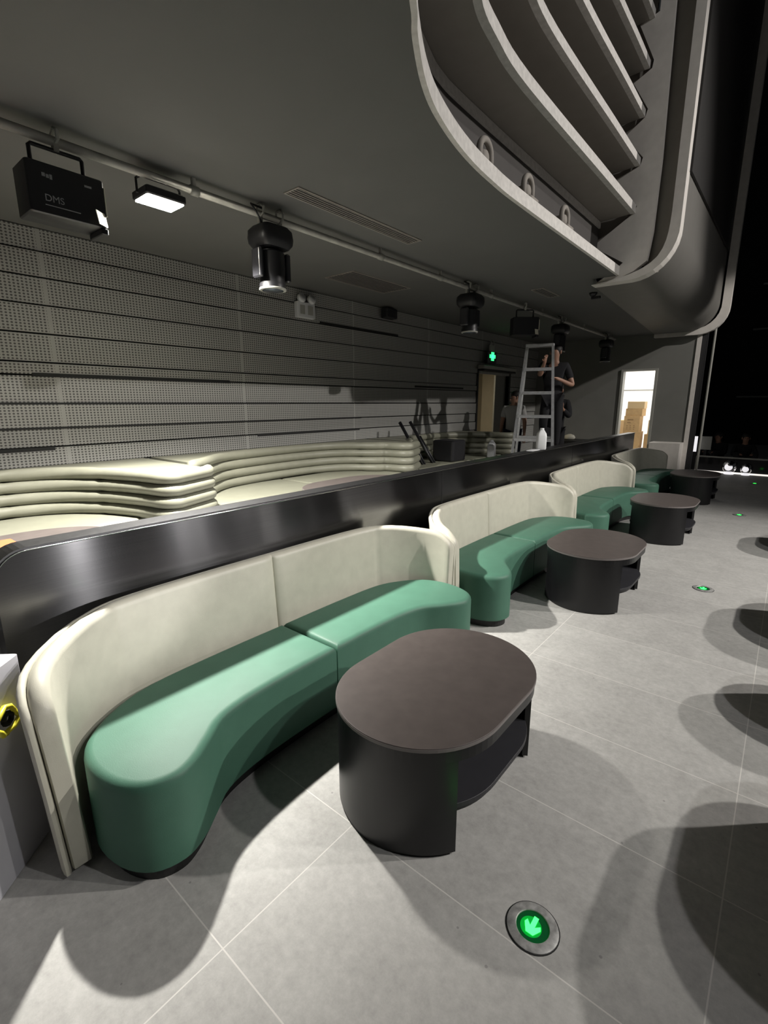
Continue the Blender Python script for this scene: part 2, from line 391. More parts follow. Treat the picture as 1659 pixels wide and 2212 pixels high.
# dark groove and rounded rim
panel([(-1.55, 7.5), (-1.55, 3.2), (-1.40, 3.12), (-1.22, 3.4), (-1.22, 7.5)], 6.50, 6.56, 'groove', M['finu'], bal, BL)
def rim_profile(xo, xb, zb, r, n=20):
    pts = [(xo, 7.6), (xo, zb + r)]
    for i in range(1, n + 1):
        a = PI / 2 * i / n; pts.append((xo - r + r * math.cos(a), zb + r - r * math.sin(a)))
    pts.append((xb, zb)); return pts
inn = [(-1.285, 7.6)] + [(p.x, p.y) for p in spline([Vector((a, b, 0)) for a, b in ((-1.285, 3.85), (-1.288, 3.60), (-1.31, 3.40), (-1.37, 3.26), (-1.47, 3.175), (-1.62, 3.115), (-1.84, 3.072), (-2.06, 3.05))], 6)]
out = rim_profile(-1.19, -2.06, 3.045, .46)
def band(pa, pb, y0, y1, name, m):
    """strip between an outer and an inner profile, resampled to equal counts"""
    def res(p, n=64):
        d = [0]
        for i in range(1, len(p)): d.append(d[-1] + math.dist(p[i], p[i - 1]))
        o = []
        for k in range(n):
            t = d[-1] * k / (n - 1)
            for i in range(1, len(p)):
                if t <= d[i] + 1e-9:
                    f = (t - d[i - 1]) / max(1e-9, d[i] - d[i - 1]); o.append((p[i - 1][0] + (p[i][0] - p[i - 1][0]) * f, p[i - 1][1] + (p[i][1] - p[i - 1][1]) * f)); break
        return o
    a, b = res(pa), res(pb); loops = []
    for q, w in zip(a, b): loops.append([(q[0], y0, q[1]), (w[0], y0, w[1]), (w[0], y1, w[1]), (q[0], y1, q[1])])
    mb = MB().loft(loops); return bshift(mb).build(name, m, bal)
band(out, inn, 6.36, 6.52, 'rim', M['white'])
# curved fascia lofted from the near rim to the far rim
na = rim_profile(-1.195, -2.06, 3.05, .46); fa = rim_profile(-1.40, -2.5, 3.10, .50)
mb = MB()
mb.loft([[(x, 6.5, z) for x, z in na], [(x, EY - .1, z) for x, z in fa]], closed=False, cap=False)
bshift(mb).build('fascia', M['fascia'], bal, True)
fo = rim_profile(-1.22, -2.5, 3.03, .48); fi = rim_profile(-1.36, -2.5, 3.14, .42)
fo = [(x, z * 1.0 if z < 7 else 8.6) for x, z in fo]; fi = [(x, z if z < 7 else 8.6) for x, z in fi]
band(fo, fi, EY - .16, EY - .03, 'rim', M['white'])
sc = empty('led_screen', (-1.2, 8.5, 5.5), 'black screen panel on the curved balcony fascia', 'screen')
SV = [(-1.19, 6.50, 4.06), (-1.388, EY - .13, 4.52), (-1.388, EY - .13, 8.5), (-1.19, 6.50, 7.6)]
mb = MB(); mb.loft([[Vector(v) - sc.location for v in SV], [Vector(v) + Vector((.022, 0, 0)) - sc.location for v in SV]])
mb.build('panel', M['screen'], sc)

# arched pale fittings on the lowest ledge
def ledge_light(i, x, y, lab):
    e = empty('ledge_stage_light', (x, y, ZC + .062), lab, 'stage light', 'stage lights on the lowest balcony ledge'); e.scale = (1.15, 1.15, 1.15)
    MB().rbox(-.06, .06, -.07, .07, 0, .10, .02).build('base', M['finu'], e)
    arch = [(0, -.07, .08)] + [(0, -.07 * math.cos(a), .17 + .07 * math.sin(a)) for a in [PI * k / 10 for k in range(11)]] + [(0, .07, .08)]
    MB().tube(arch, .02, 8).build('yoke', M['finu'], e, True)
    MB().lathe([(.03, -.05), (.042, -.03), (.045, .03), (.035, .05)], 14, Matrix.Translation((-.04, 0, .15)) @ Matrix.Rotation(PI / 2, 4, 'Y')).build('lamp_head', M['finu'], e, True)
    return e
ledge_light(0, -1.88, 2.62, 'arched stage light on the balcony ledge, nearest of the four')
ledge_light(1, -1.90, 3.40, 'arched stage light on the balcony ledge, second from the camera')
ledge_light(2, -1.90, 4.12, 'arched stage light on the balcony ledge, third from the camera')
ledge_light(3, -1.90, 4.95, 'arched stage light on the balcony ledge, nearest the end panel')
tag(MB().tube([(-1.99, 3.0, ZC + .20), (-1.99, 6.3, ZC + .20)], .02, 8).build('ledge_pipe', M['pipe']), 'thin grey pipe lying along the lowest balcony ledge', 'pipe')

# ------------------------------------------------------------------ partition
def partition():
    e = empty('partition_wall', (-2.38, .42, 0), 'long low brushed dark steel partition behind the green sofas', 'partition')
    H = 1.100; y0, y1, r = .40, 10.5, .12; x0, x1 = -2.44, -2.325
    prof = [(y0, .06), (y0, H - r)] + [(y0 + r - r * math.cos(a), H - r + r * math.sin(a)) for a in [PI / 2 * k / 10 for k in range(1, 11)]] + [(y1, H), (y1, .06)]
    mb = MB(); mb.loft([[(x0, y, z) for y, z in prof], [(x1, y, z) for y, z in prof]])
    mb.v = [v - e.location for v in mb.v]
    o = mb.build('steel_cladding', M['brushed'], e)
    uv = o.data.uv_layers.new(name='UVMap')
    for lp in o.data.loops:
        v = o.data.vertices[lp.vertex_index].co; uv.data[lp.index].uv = (v.z, v.y)
    cp = MB(); pr2 = prof[1:-1]
    loops = []
    for i, (y, z) in enumerate(pr2):
        a = pr2[max(i - 1, 0)]; b = pr2[min(i + 1, len(pr2) - 1)]; ty, tz = b[0] - a[0], b[1] - a[1]; L = math.hypot(ty, tz); ny, nz = -tz / L, ty / L
        loops.append([(x0 - .006, y, z), (x1 + .006, y, z), (x1 + .006, y + ny * .012, z + nz * .012), (x0 - .006, y + ny * .012, z + nz * .012)])
    cp.loft(loops); cp.v = [v - e.location for v in cp.v]; cp.build('top_trim', M['trimsteel'], e)
    bd = MB().tube([Vector((x1 + .006, y, z)) - e.location for y, z in pr2], .0045, 6); bd.build('edge_bead', M['chrome'], e, True)
    MB().box(x0 + .02 + 2.38, x1 - .02 + 2.38, 0, y1 - .44, 0, .06).build('plinth', M['plinth'], e)
    for ys in (3.62, 7.0):
        MB().box(x1 + 2.38 - .002, x1 + 2.38 + .0015, ys - .42 - .003, ys - .42 + .003, .07, H - .002).build('joint', M['slot'], e)
    return e
partition()

# ------------------------------------------------------------------ green sofas
HALF = [(0, 0), (.4, 0), (.8, .02), (1.0, .10), (1.13, .215), (1.18, .36), (1.165, .52), (1.10, .63), (1.0, .667), (.91, .64), (.81, .57), (.71, .50), (.55, .465), (.3, .452), (0, .45)]
def seat_half(sg):
    pl = [Vector((p.x, p.y)) for p in spline([Vector((u, w, 0)) for u, w in HALF], 4)]
    pl[0].x = .004; pl[-1].x = .004
    for p in pl: p.x = max(p.x, .004)
    return [(w, sg * u) for u, w in pl]     # local x = outwards (room side), local y = along
ARM = [(0, -.008), (.4, -.008), (.8, .012), (1.0, .088), (1.14, .205), (1.192, .31), (1.198, .365)]
def arm_path():
    return [Vector((p.x, p.y)) for p in spline([Vector((u, w, 0)) for u, w in ARM], 6)]
def back_half(sg, n0, n1, zb, drop, seam, name, m, par, rtop=.04):
    path = arm_path(); L = [0]
    for i in range(1, len(path)): L.append(L[-1] + (path[i] - path[i - 1]).length)
    # denser near the front end so that the rounded corner is smooth
    ss = [L[-1] * t for t in (0, .006, .015, .05, .12, .2, .3, .4, .48, .55, .60, .615, .63, .645, .66, .72, .78, .84, .88, .91, .94, .96, .975, .988, .997, 1)]
    loops = []
    for s_ in ss:
        for i in range(1, len(L)):
            if s_ <= L[i] + 1e-9: break
        f = (s_ - L[i - 1]) / (L[i] - L[i - 1]); p = path[i - 1].lerp(path[i], f)
        a = path[max(i - 2, 0)]; b = path[min(i + 1, len(path) - 1)]; t = (b - a).normalized(); nrm = Vector((t.y, -t.x))
        d = L[-1] - s_
        zt = .825 - drop - .085 * max(0, 1 - d / .55) ** 1.6
        rc = .11
        if d < rc: zt -= rc - math.sqrt(max(0, rc * rc - (rc - d) ** 2))
        ins = 0
        if seam: ins = .016 * max(0, 1 - s_ / .018) + .006 * max(0, 1 - abs(s_ - L[-1] * .63) / .012)
        fr = max(0, 1 - d / .03); ins += .012 * fr * fr
        lean = lambda z: .045 * max(0, (z - .05) / .78)
        a0, a1 = n0 + ins, n1 - (ins * .4)
        r = min(rtop, (a1 - a0) * .48)
        sec = [(a0 + lean(zb), zb), (a0 + lean(.35), .35)]
        for k in range(7):
            an = PI * k / 6; c = (a0 + a1) / 2; hw = (a1 - a0) / 2
            sec.append((c - hw * math.cos(an) + lean(zt), zt - r + r * math.sin(an)))
        sec += [(a1 + lean(.35), .35), (a1 + lean(zb), zb)]
        loops.append([((p + nrm * q).y, sg * (p + nrm * q).x, z) for q, z in sec])
    return MB().loft(loops).build(name, m, par, True, math.radians(50))
def make_sofa(label):
    e = empty('curved_sofa', (0, 0, 0), label, 'sofa', 'green and beige sofas along the partition')
    for sg in (1, -1):
        pl = seat_half(sg)
        MB().prism(pl, .055, .42, .035, .01).build('seat_cushion', M['green'], e, True, math.radians(42))
        back_half(sg, .0, .0705, .03, 0, True, 'backrest', M['beige'], e)
        back_half(sg, .070, .098, .02, .012, False, 'outer_shell', M['beige'], e, .014)
    full = [Vector(p) for p in seat_half(1)]; other = [Vector(p) for p in reversed(seat_half(-1))]
    MB().prism(offs(full + other, .03), 0, .06).build('plinth', M['plinth'], e)
    return e
SX = -2.14
sofa_labels = ['large green sofa with beige curved back, nearest the camera', 'second sofa from the camera, green seat, behind the second coffee table', 'third sofa from the camera, in dim light behind the third table', 'farthest green sofa, in shadow by the end wall']
SOFA_Y = [1.645, 4.265, 6.88, 9.62]
sofa = make_sofa(sofa_labels[0]); sofa.location = (SX, SOFA_Y[0], 0)
for i in range(1, 4):
    c = copy_tree(sofa); c.location = (SX, SOFA_Y[i], 0); c['label'] = sofa_labels[i]

# ------------------------------------------------------------------ coffee tables
def stadium(hw, hl, n=36):
    pts = []; c = hl - hw
    for k in range(n + 1): a = PI * k / n; pts.append((hw * math.cos(a), c + hw * math.sin(a)))
    for k in range(n + 1): a = PI + PI * k / n; pts.append((hw * math.cos(a), -c + hw * math.sin(a)))
    return pts
def make_table(label, group, hw=.362, hl=.507, H=.48):
    e = empty('coffee_table', (0, 0, 0), label, 'coffee table', group)
    c = hl - hw
    MB().prism(stadium(hw, hl), H - .012, H, .002).build('table_top', M['top'], e)
    MB().prism(stadium(hw + .0015, hl + .0015), H - .016, H - .0035).build('edge_band', M['topedge'], e)
    MB().prism(stadium(hw - .004, hl - .004), H - .068, H - .0165).build('apron', M['black'], e)
    for sg in (1, -1):
        outer_, inner_ = [], []
        n = 44; cut = .335 - c          # panels are cut off square a little past the straight part
        a0 = math.asin(max(-1, min(1, (cut) / hw)))
        for k in range(n + 1):
            a = a0 + (PI - 2 * a0) * k / n
            outer_.append(((hw - .006) * math.cos(a), sg * (c + (hw - .006) * math.sin(a)))); inner_.append(((hw - .032) * math.cos(a), sg * (c + (hw - .032) * math.sin(a))))
        mb = MB(); loops = []
        for o, i in zip(outer_, inner_): loops.append([(*o, .012), (*i, .012), (*i, H - .068), (*o, H - .068)])
        mb.loft(loops).build('end_panel', M['black'], e, True, math.radians(35))
        MB().prism([(.93 * x, y) for x, y in outer_] , 0, .014).build('base_rim', M['plinth'], e)
    MB().prism(stadium(hw - .014, hl - .04), .185, .205, .002).build('shelf', M['shelf'], e)
    MB().prism(stadium(hw - .03, hl - .05), .16, .185).build('shelf_apron', M['black'], e)
    return e
t_lab = ['oval brown-topped coffee table nearest the camera, in front of the largest sofa', 'second coffee table from the camera, in front of the second sofa', 'third coffee table from the camera, black drum sides, in front of third sofa', 'farthest coffee table in shadow before the glass rail']
t_pos = [(-1.06, 1.668), (-1.175, 4.36), (-1.10, 6.94), (-1.16, 9.95)]
tb = make_table(t_lab[0], 'coffee tables in front of the sofas'); tb.location = (*t_pos[0], 0)
for i in range(1, 4):
    c = copy_tree(tb); c.location = (*t_pos[i], 0); c['label'] = t_lab[i]
bt_lab = ['brown-topped table on the raised floor before the left sage banquette', 'brown-topped table on the raised floor in front of the middle sage banquette']
for i, (x, y) in enumerate(((-3.42, .60), (-3.46, 3.72))):
    c = copy_tree(tb); c.location = (x, y, PZ); c.scale = (1, 1.3, 1.12); c['label'] = bt_lab[i]; c['group'] = 'tables before the banquettes'
# facing row, just out of frame, whose shadows reach into the picture
for i, (x, y) in enumerate(((.60, 2.06), (.60, 4.62), (.60, 7.25))):
    c = copy_tree(tb); c.location = (x, y, 0); c['label'] = 'coffee table of the facing row, just outside the right edge'; c['group'] = 'tables of the facing row'
pf = empty('pouf', (.53, 3.30, 0), 'round dark pouf just outside the right edge between two tables', 'pouf')
MB().lathe([(.27, .0), (.33, .03), (.34, .25), (.33, .42), (.27, .45), (.0, .455)], 28).build('cushion', M['blackm'], pf, True)

# ------------------------------------------------------------------ banquettes
def banquette(y0, label, pitch=3.27, nx=0.0):
    e = empty('banquette', (WX, y0, PZ), label, 'banquette', 'sage banquettes along the panelled wall')
    q = pitch - 3.27
    cp = [(-4.02 + nx, .13), (-4.42, .36), (-4.70, .74), (-4.81, 1.25), (-4.85, 1.85 + q * .5), (-4.79, 2.25 + q), (-4.62, 2.52 + q), (-4.33, 2.71 + q), (-3.98 + nx, 2.83 + q), (-3.74 + nx, 2.88 + q), (-3.67 + nx, 2.94 + q), (-3.69 + nx, 3.02 + q), (-3.77 + nx, 3.22 + q), (-3.83 + nx, 3.33 + q), (-3.93 + nx, 3.37 + q)]
    path = spline([Vector((a, b, 0)) for a, b in cp], 5)
    L = lambda v: Vector((v.x - WX, v.y, v.z - PZ))
    S = [0]
    for i in range(1, len(path)): S.append(S[-1] + (path[i] - path[i - 1]).length)
    pinch = [S[-1] * t for t in (.2, .36, .53, .70)]
    for k in range(4):
        z = .815 + .098 * k; rad = []
        for s_ in S:
            d = min(abs(s_ - q) for q in pinch); rr = .052 - .006 * max(0, 1 - d / .05)
            dd = min(s_, S[-1] - s_); rr *= math.sqrt(max(.05, 1 - max(0, 1 - dd / .06) ** 2)); rad.append(rr)
        pts = [L(Vector((p.x + .006 * (3 - k), p.y, z))) for p in path]
        MB().tube(pts, .05, 12, radii=rad).build('back_roll', M['sage'], e, True)
    fill = [Vector((p.x, p.y)) for p in offs([Vector((WX, path[0].y))] + [Vector((p.x, p.y)) for p in path] + [Vector((WX, path[-1].y))], .03)][1:-1]
    poly = [Vector((WX + .016, fill[0].y))] + fill + [Vector((WX + .016, fill[-1].y))]
    MB().prism([(p.x - WX, p.y) for p in poly], .05, 1.135 - PZ, 0.0).build('back_block', M['sage'], e)
    sx = WX + 1.12
    for a, b in ((.0, 1.60), (1.61, pitch)):
        seat = [(WX + .3 - WX, a + .004), (sx - WX, a + .004), (sx - WX, b - .004), (WX + .3 - WX, b - .004)]
        MB().prism(seat, .30, .445, .03, .01).build('seat_cushion', M['sage'], e, True, math.radians(40))
    MB().box(.25, sx - WX - .05, 0.0, pitch, 0, .30).build('base', M['plinth'], e)
    return e
banquette(-1.10, 'sage green roll-back banquette at the left, under the long wall slots')
banquette(2.17, 'sage green roll-back banquette in the middle, lit up to its pale rounded end', 3.42, -.25)
banquette(5.59, 'dim sage banquette farther along the panelled wall, before the doorway', 3.0, -.2)

# things on the banquettes
jug_i = 0
def jug(loc, m, label, rz=0, s=1.0):
    e = empty('plastic_jug', loc, label, 'jug', None, rz)
    w, d, h = .088 * s, .055 * s, .25 * s
    def ring(kx, ky, z, r=.02): 
        o = []
        for cx, cy, a in ((w * kx - r, d * ky - r, 0), (-w * kx + r, d * ky - r, 90), (-w * kx + r, -d * ky + r, 180), (w * kx - r, -d * ky + r, 270)):
            for i in range(4): t = math.radians(a + 30 * i); o.append((cx + r * math.cos(t), cy + r * math.sin(t), z))
        return o
    MB().loft([ring(.94, .94, 0), ring(1, 1, .012), ring(1, 1, h * .66), ring(.85, .92, h * .78), ring(.45, .55, h * .92, .015), ring(.40, .5, h * .95, .015)]).build('body', m, e, True, math.radians(50))
    MB().lathe([(.024 * s, h * .94), (.026 * s, h * .945), (.026 * s, h * 1.03), (.022 * s, h * 1.04)], 16).build('cap', m, e, True)
    MB().tube([(w * .42, 0, h * .93), (w * .75, 0, h * .95), (w * .93, 0, h * .86), (w * .96, 0, h * .72)], .010 * s, 8).build('handle', m, e, True)
    return e
jug((-2.385, 5.98, 1.112), M['plastic'], 'white plastic jug standing on top of the steel partition', PI / 2 + .5)
jug((-3.95, 7.70, PZ + .445), M['plastic2'], 'greyish plastic jug with looped handle beyond the partition, left of the ladder', PI / 2 + .3, 1.12)
ml = tag(MB().rbox(-2.43, -2.34, 5.62, 5.86, 1.112, 1.118, .02).build('paper_sheet', M['plastic']), 'flat white paper lying on the partition beside the jug', 'paper')
bag = MB(); bag.lathe([(.02, 0), (.10, .01), (.12, .05), (.09, .10), (.03, .125), (.0, .12)], 14, Matrix.Translation((-3.75, 11.0, PZ + .56)) @ Matrix.Scale(1.3, 4, (0, 1, 0)))
hb = tag(bag.build('cloth_bundle', M['nozzle'], None, True), 'small pale cloth bundle on a crate beyond the partition, right of the ladder', 'cloth')
cr = tag(MB().rbox(-4.1, -3.4, 10.6, 11.4, PZ, PZ + .56, .03).build('flight_case', M['blackm']), 'black case carrying the pale cloth bundle near the end wall', 'case')
tag(MB().rbox(-4.42, -4.02, 6.55, 6.95, PZ + .445, PZ + .78, .04).build('equipment_bag', M['blackm']), 'black bag standing on the dim banquette', 'bag')
for i, (yy, lab) in enumerate(((6.05, 'black folded light stand leaning in the dim banquette, left one'), (6.32, 'black folded light stand leaning in the dim banquette, right one'))):
    st = empty('folded_stand', (-4.35, yy, PZ + .445), lab, 'stand', 'folded stands on the dim banquette')
    MB().tube([(.10, 0, 0), (-.36, .02, .62)], .026, 10).build('pole', M['blackm'], st, True)
    MB().tube([(.13, .03, .0), (-.18, .05, .40)], .014, 8).build('leg', M['blackm'], st, True)
    MB().tube([(.13, -.03, .0), (-.18, -.02, .40)], .014, 8).build('leg', M['blackm'], st, True)
ob = empty('orange_board', (-3.46, .62, PZ + .538), 'orange board lying on the banquette table at the left edge', 'board')
MB().rbox(-.14, .20, -.30, .12, 0, .012, .01).build('sheet', M['orange'], ob)

# ------------------------------------------------------------------ fittings on the ceiling and the wall
rail = empty('lighting_rail', (-3.24, 0, 3.045), 'grey lighting pipe hung under the ceiling, carrying the stage lights', 'pipe rail')
MB().tube([(0, -2, 0), (0, EY - .3, 0)], .024, 10).build('pipe', M['pipe'], rail, True)
for y in (.2, 1.95, 3.86, 4.9, 6.1, 7.8, 9.8, 11.4):
    MB().tube([(0, y - .03, 0), (0, y + .03, 0)], .030, 10).build('coupler', M['greyfit'], rail, True)
    MB().box(-.012, .012, y - .012, y + .012, .02, ZC - 3.045).build('hanger', M['pipe'], rail)

def clamp(e, y, zt):
    mb = MB(); mb.tube([(.0, y, -.02), (.045, y, .0), (.05, y, .04), (.02, y, .065), (-.03, y, .06), (-.045, y, .02)], .010, 6)
    mb.box(-.015, .015, y - .015, y + .015, -.07, -.01); return mb.build('clamp', M['greyfit'], e)
def moving_head(y, label, s=1.0, tilt=0.0, rz=0.0):
    e = empty('moving_head_light', (-3.24, y, 3.045), label, 'stage light', 'moving head lights on the rail', rz)
    for q in (-.09, .09): clamp(e, q * s, 0)
    o = [];
    for cx, cy, a in ((.085, .10, 0), (-.085, .10, 90), (-.085, -.10, 180), (.085, -.10, 270)):
        for i in range(4): t = math.radians(a + 30 * i); o.append(((cx + .06 * math.cos(t)) * s * .86, (cy + .06 * math.sin(t)) * s * .86))
    loops = []
    for k_, z in ((.80, -.07), (1, -.10), (1.04, -.15), (1.0, -.19), (.82, -.22)): loops.append([(x * k_, yy * k_, z * 1.0) for x, yy in o])
    MB().loft(loops).build('base', M['blackm'], e, True, math.radians(40))
    MB().lathe([(.06, -.25), (.065, -.22)], 18).build('pan_bearing', M['blackm'], e, True)
    yk = empty_part('yoke', e)
    for q in (-1, 1):
        MB().rbox(-.055 * s, .055 * s, q * .128 * s - .022, q * .128 * s + .022, -.44, -.235, .02).build('yoke_arm', M['gloss'], e, True, math.radians(40))
    M4 = Matrix.Translation((0, 0, -.37)) @ Matrix.Rotation(tilt, 4, 'Y')
    hb_ = MB().lathe([(.07, .135), (.098, .12), (.102, .0), (.094, -.09), (.100, -.10), (.100, -.135), (.088, -.14)], 22, M4)
    h = hb_.build('lamp_head', M['blackm'], e, True, math.radians(40))
    MB().lathe([(.084, -.139), (.080, -.146), (.0, -.150)], 22, M4).build('lens', M['lens'], h, True)
    MB().lathe([(.102, -.128), (.104, -.135), (.102, -.142), (.086, -.143)], 22, M4).build('lens_ring', M['greyfit'], h, True)
    # hanging cable
    MB().tube([(.03, -.08, -.09), (.07, -.17, -.02), (.05, -.20, .03), (0, -.16, .05), (0, -.05, .045)], .007, 6).build('cable', M['blackm'], e, True)
    return e
def empty_part(n, e): return None
moving_head(2.56, 'black moving head light on the rail, nearest and lit white along one side')
moving_head(5.58, 'black moving head light hanging left of the ladder, round lens ring below', 1.05)
moving_head(8.62, 'black moving head light just above the ladder top', 1.0)
moving_head(11.3, 'farthest moving head light, a dark shape before the end wall', 1.0)

def text_mesh(txt, size, m, parent, M4, name):
    cu = bpy.data.curves.new(name, 'FONT'); cu.body = txt; cu.size = size; cu.extrude = .0008
    tmp = bpy.data.objects.new(name, cu); C.objects.link(tmp)
    dg = bpy.context.evaluated_depsgraph_get(); me = bpy.data.meshes.new_from_object(tmp.evaluated_get(dg))
    bpy.data.objects.remove(tmp); me.materials.clear(); me.materials.append(m); me.transform(M4)
    o = bpy.data.objects.new(name, me); C.objects.link(o); o.parent = parent; return o
def fog_machine(loc, label, lettering, rz=0):
    e = empty('fog_machine', loc, label, 'fog machine', 'fog machines hung from the rail', rz)
    MB().rbox(-.20, 0, -.185, .185, -.40, -.155, .012).build('housing', M['blackm'], e, True, math.radians(40))
    MB().rbox(-.18, .002, .150, .186, -.432, -.40, .008).build('front_lip', M['blackm'], e)
    MB().tube([(-.10, -.125, -.15), (-.10, -.125, -.055), (-.10, -.115, -.045), (-.10, .115, -.045), (-.10, .125, -.055), (-.10, .125, -.15)], .011, 8).build('hanging_bracket', M['blackm'], e, True)
    clamp_ = MB(); clamp_.box(-.12, -.08, -.012, .012, -.05, .0); clamp_.tube([(-.10, 0, -.01), (-.05, 0, .0), (-.05, 0, .04), (-.09, 0, .06), (-.13, 0, .04)], .010, 6); clamp_.build('clamp', M['greyfit'], e)
    nz = MB(); nz.box(-.036, .036, -.036, .036, -.002, .002, Matrix.Translation((.022, .148, -.36)) @ Matrix.Rotation(math.radians(34), 4, 'Z') @ Matrix.Rotation(math.radians(80), 4, 'Y')); nz.build('nozzle_plate', M['nozzle'], e)
    MB().box(-.012, .003, .1845, .190, -.335, -.19).build('side_strip', M['nozzle'], e)
    if lettering:
        base = Matrix.Rotation(PI / 2, 4, 'Z') @ Matrix.Rotation(PI / 2, 4, 'X')
        text_mesh('DMS', .046, M['silvertxt'], e, Matrix.Translation((.0015, -.115, -.335)) @ base, 'lettering')
        lg = MB()
        for i, (a, b) in enumerate(((-.115, -.10), (-.096, -.083), (-.080, -.068))): lg.box(.0, .0012, a, b, -.222 - .003 * i, -.205 - .003 * (i % 2))
        lg.build('logo', M['silvertxt'], e)
        MB().box(0, .0012, -.115, .05, -.356, -.352).build('caption_line', M['silvertxt'], e)
        MB().box(0, .0012, .085, .12, -.215, -.205).build('status_label', M['silvertxt'], e)
    return e
fog_machine((-3.14, 1.15, 3.045), 'black fog machine with grey lettering hung at the far left of the rail', True)
fog_machine((-3.14, 7.02, 3.045), 'smaller looking black fog machine hung between the lights left of the ladder', False, math.radians(-48))

fl = empty('flood_light', (-3.30, 1.74, 2.93), 'glaring white flood light hung from the rail beside the fog machine', 'flood light')
fm = Matrix.Rotation(math.radians(0), 4, 'Y')
MB().rbox(-.10, .10, -.13, .13, .0, .05, .015).build('housing', M['blackm'], fl)
MB().box(-.085, .085, -.115, .115, -.006, .0).build('glass', M['flood'], fl)
MB().tube([(.0, -.14, .02), (.0, -.14, .10), (.03, -.10, .13), (.03, .10, .13), (.0, .14, .10), (.0, .14, .02)], .008, 6).build('bracket', M['blackm'], fl)

def ceil_slot(x0, x1, y0, y1, label, name='air_vent', n=5):
    cx, cy = (x0 + x1) / 2, (y0 + y1) / 2
    e = empty(name, (cx, cy, ZC), label, 'air vent')
    w, l = (x1 - x0) / 2, (y1 - y0) / 2; f = .012
    MB().box(-w, w, -l, -l + f, -.008, .0).box(-w, w, l - f, l, -.008, 0).box(-w, -w + f, -l + f, l - f, -.008, 0).box(w - f, w, -l + f, l - f, -.008, 0).build('frame', M['finu'], e)
    mb = MB()
    for i in range(n):
        x = -w + f + (2 * w - 2 * f) * (i + .5) / n; mb.box(x - .004, x + .004, -l + f, l - f, -.006, 0)
    mb.build('grille', M['finu'], e); MB().box(-w + f, w - f, -l + f, l - f, -.001, .0).build('cavity', M['hall'], e)
    return e
ceil_slot(-2.96, -2.80, 2.47, 3.92, 'long narrow linear air vent in the ceiling right of the rail')
ceil_slot(-2.85, -2.68, 6.45, 7.05, 'small oblong air vent in the ceiling near the balcony end', n=4)
ceil_slot(-4.45, -3.98, 4.28, 5.35, 'wide dim return air grille in the ceiling above the banquettes', n=10)
sd = empty('smoke_detector', (-2.28, 7.15, ZC), 'small dark detector on the ceiling beneath the balcony corner', 'detector')
MB().lathe([(.05, 0), (.05, -.02), (.03, -.045), (.0, -.05)], 18).build('body', M['blackm'], sd, True)
MB().rbox(-.02, .10, -.02, .02, -.085, -.05, .01).build('spot', M['blackm'], sd)

em = empty('emergency_light', (WX + .014, 4.50, 2.86), 'pale emergency light with twin lamps on the panelled wall', 'emergency light')
MB().rbox(-.012, .06, -.15, .15, -.10, .09, .012).build('housing', M['plastic2'], em, True, math.radians(40))
for q in (-.08, .09):
    MB().lathe([(.02, -.03), (.055, -.02), (.06, .02), (.05, .035), (.0, .04)], 16, Matrix.Translation((.05, q, .13)) @ Matrix.Rotation(math.radians(70), 4, 'Y')).build('lamp', M['plastic2'], em, True)
MB().box(.06, .062, -.11, -.03, -.06, .05).build('cover', M['greyfit'], em)
MB().box(.06, .062, .02, .11, -.06, .05).build('cover', M['greyfit'], em)
sp = empty('wall_speaker', (WX + .014, 6.15, 3.02), 'small black speaker high on the panelled wall', 'speaker')
MB().rbox(.03, .16, -.13, .13, -.07, .07, .02).build('cabinet', M['blackm'], sp); MB().box(0, .05, -.03, .03, -.02, .02).build('bracket', M['blackm'], sp)

ex = empty('exit_sign', (WX + .10, 9.55, 2.62), 'glowing green exit sign on a pale bracket above the doorway', 'exit sign')
MB().rbox(-.03, .02, -.20, .20, -.14, .10, .008).build('housing', M['blackm'], ex)
MB().box(.02, .026, -.12, .13, -.03, .04).box(.02, .026, -.05, .07, -.08, .09).build('symbol', M['exit'], ex)
MB().rbox(-.015, .015, -.09, .10, .10, .23, .008).build('bracket_plate', M['greyfit'], ex)
MB().tube([(0, -.06, .22), (0, -.05, .30), (0, .01, .33), (0, .07, .30), (0, .08, .22)], .012, 8).build('hook', M['greyfit'], ex, True)

# ------------------------------------------------------------------ floor guide lights
def floor_light(loc, label):
    e = empty('floor_guide_light', loc, label, 'floor light', 'round green guide lights in the floor')
    n = 40
    MB().lathe([(.086, .0), (.086, .002), (.083, .0022)], n).build('seal', M['slot'], e)
    mb = MB(); loops = []
    prof = [(.083, .001), (.082, .0045), (.074, .007), (.054, .007), (.052, .005), (.052, .001)]
    loops = [[(r * math.cos(2 * PI * k / n), r * math.sin(2 * PI * k / n), z) for k in range(n)] for r, z in prof]
    mb.loft(loops, cap=False).build('ring', M['ringsteel'], e, True, math.radians(30))
    MB().lathe([(.052, .0008), (.052, .003), (.0, .003)], n).build('well', M['greendark'], e)
    MB().lathe([(.034, .003), (.034, .0045), (.0, .0045)], n, Matrix.Translation((-.004, -.004, 0))).build('lens', M['greendisc'], e)
    a = [(.0075, .034), (-.0075, .034), (-.0075, -.002), (-.022, .012), (-.027, .0), (-.012, -.028), (.012, -.028), (.027, .0), (.022, .012), (.0075, -.002)]
    mb = MB(); mb.loft([[(x, y, .0046) for x, y in a], [(x, y, .006) for x, y in a]]); mb.build('arrow', M['arrow'], e)
    return e
f_lab = ['round floor light with a green arrow, nearest the camera', 'second green floor light from the camera, right of the second table', 'third green floor light, a small glow far along the floor', 'farthest floor light, a bright dash near the glass rail']
f0 = floor_light((-.422, 1.270, 0), f_lab[0])
for i, y in enumerate((5.12, 9.02, 12.85)):
    c = copy_tree(f0); c.location = (-.41, y, 0); c['label'] = f_lab[i + 1]

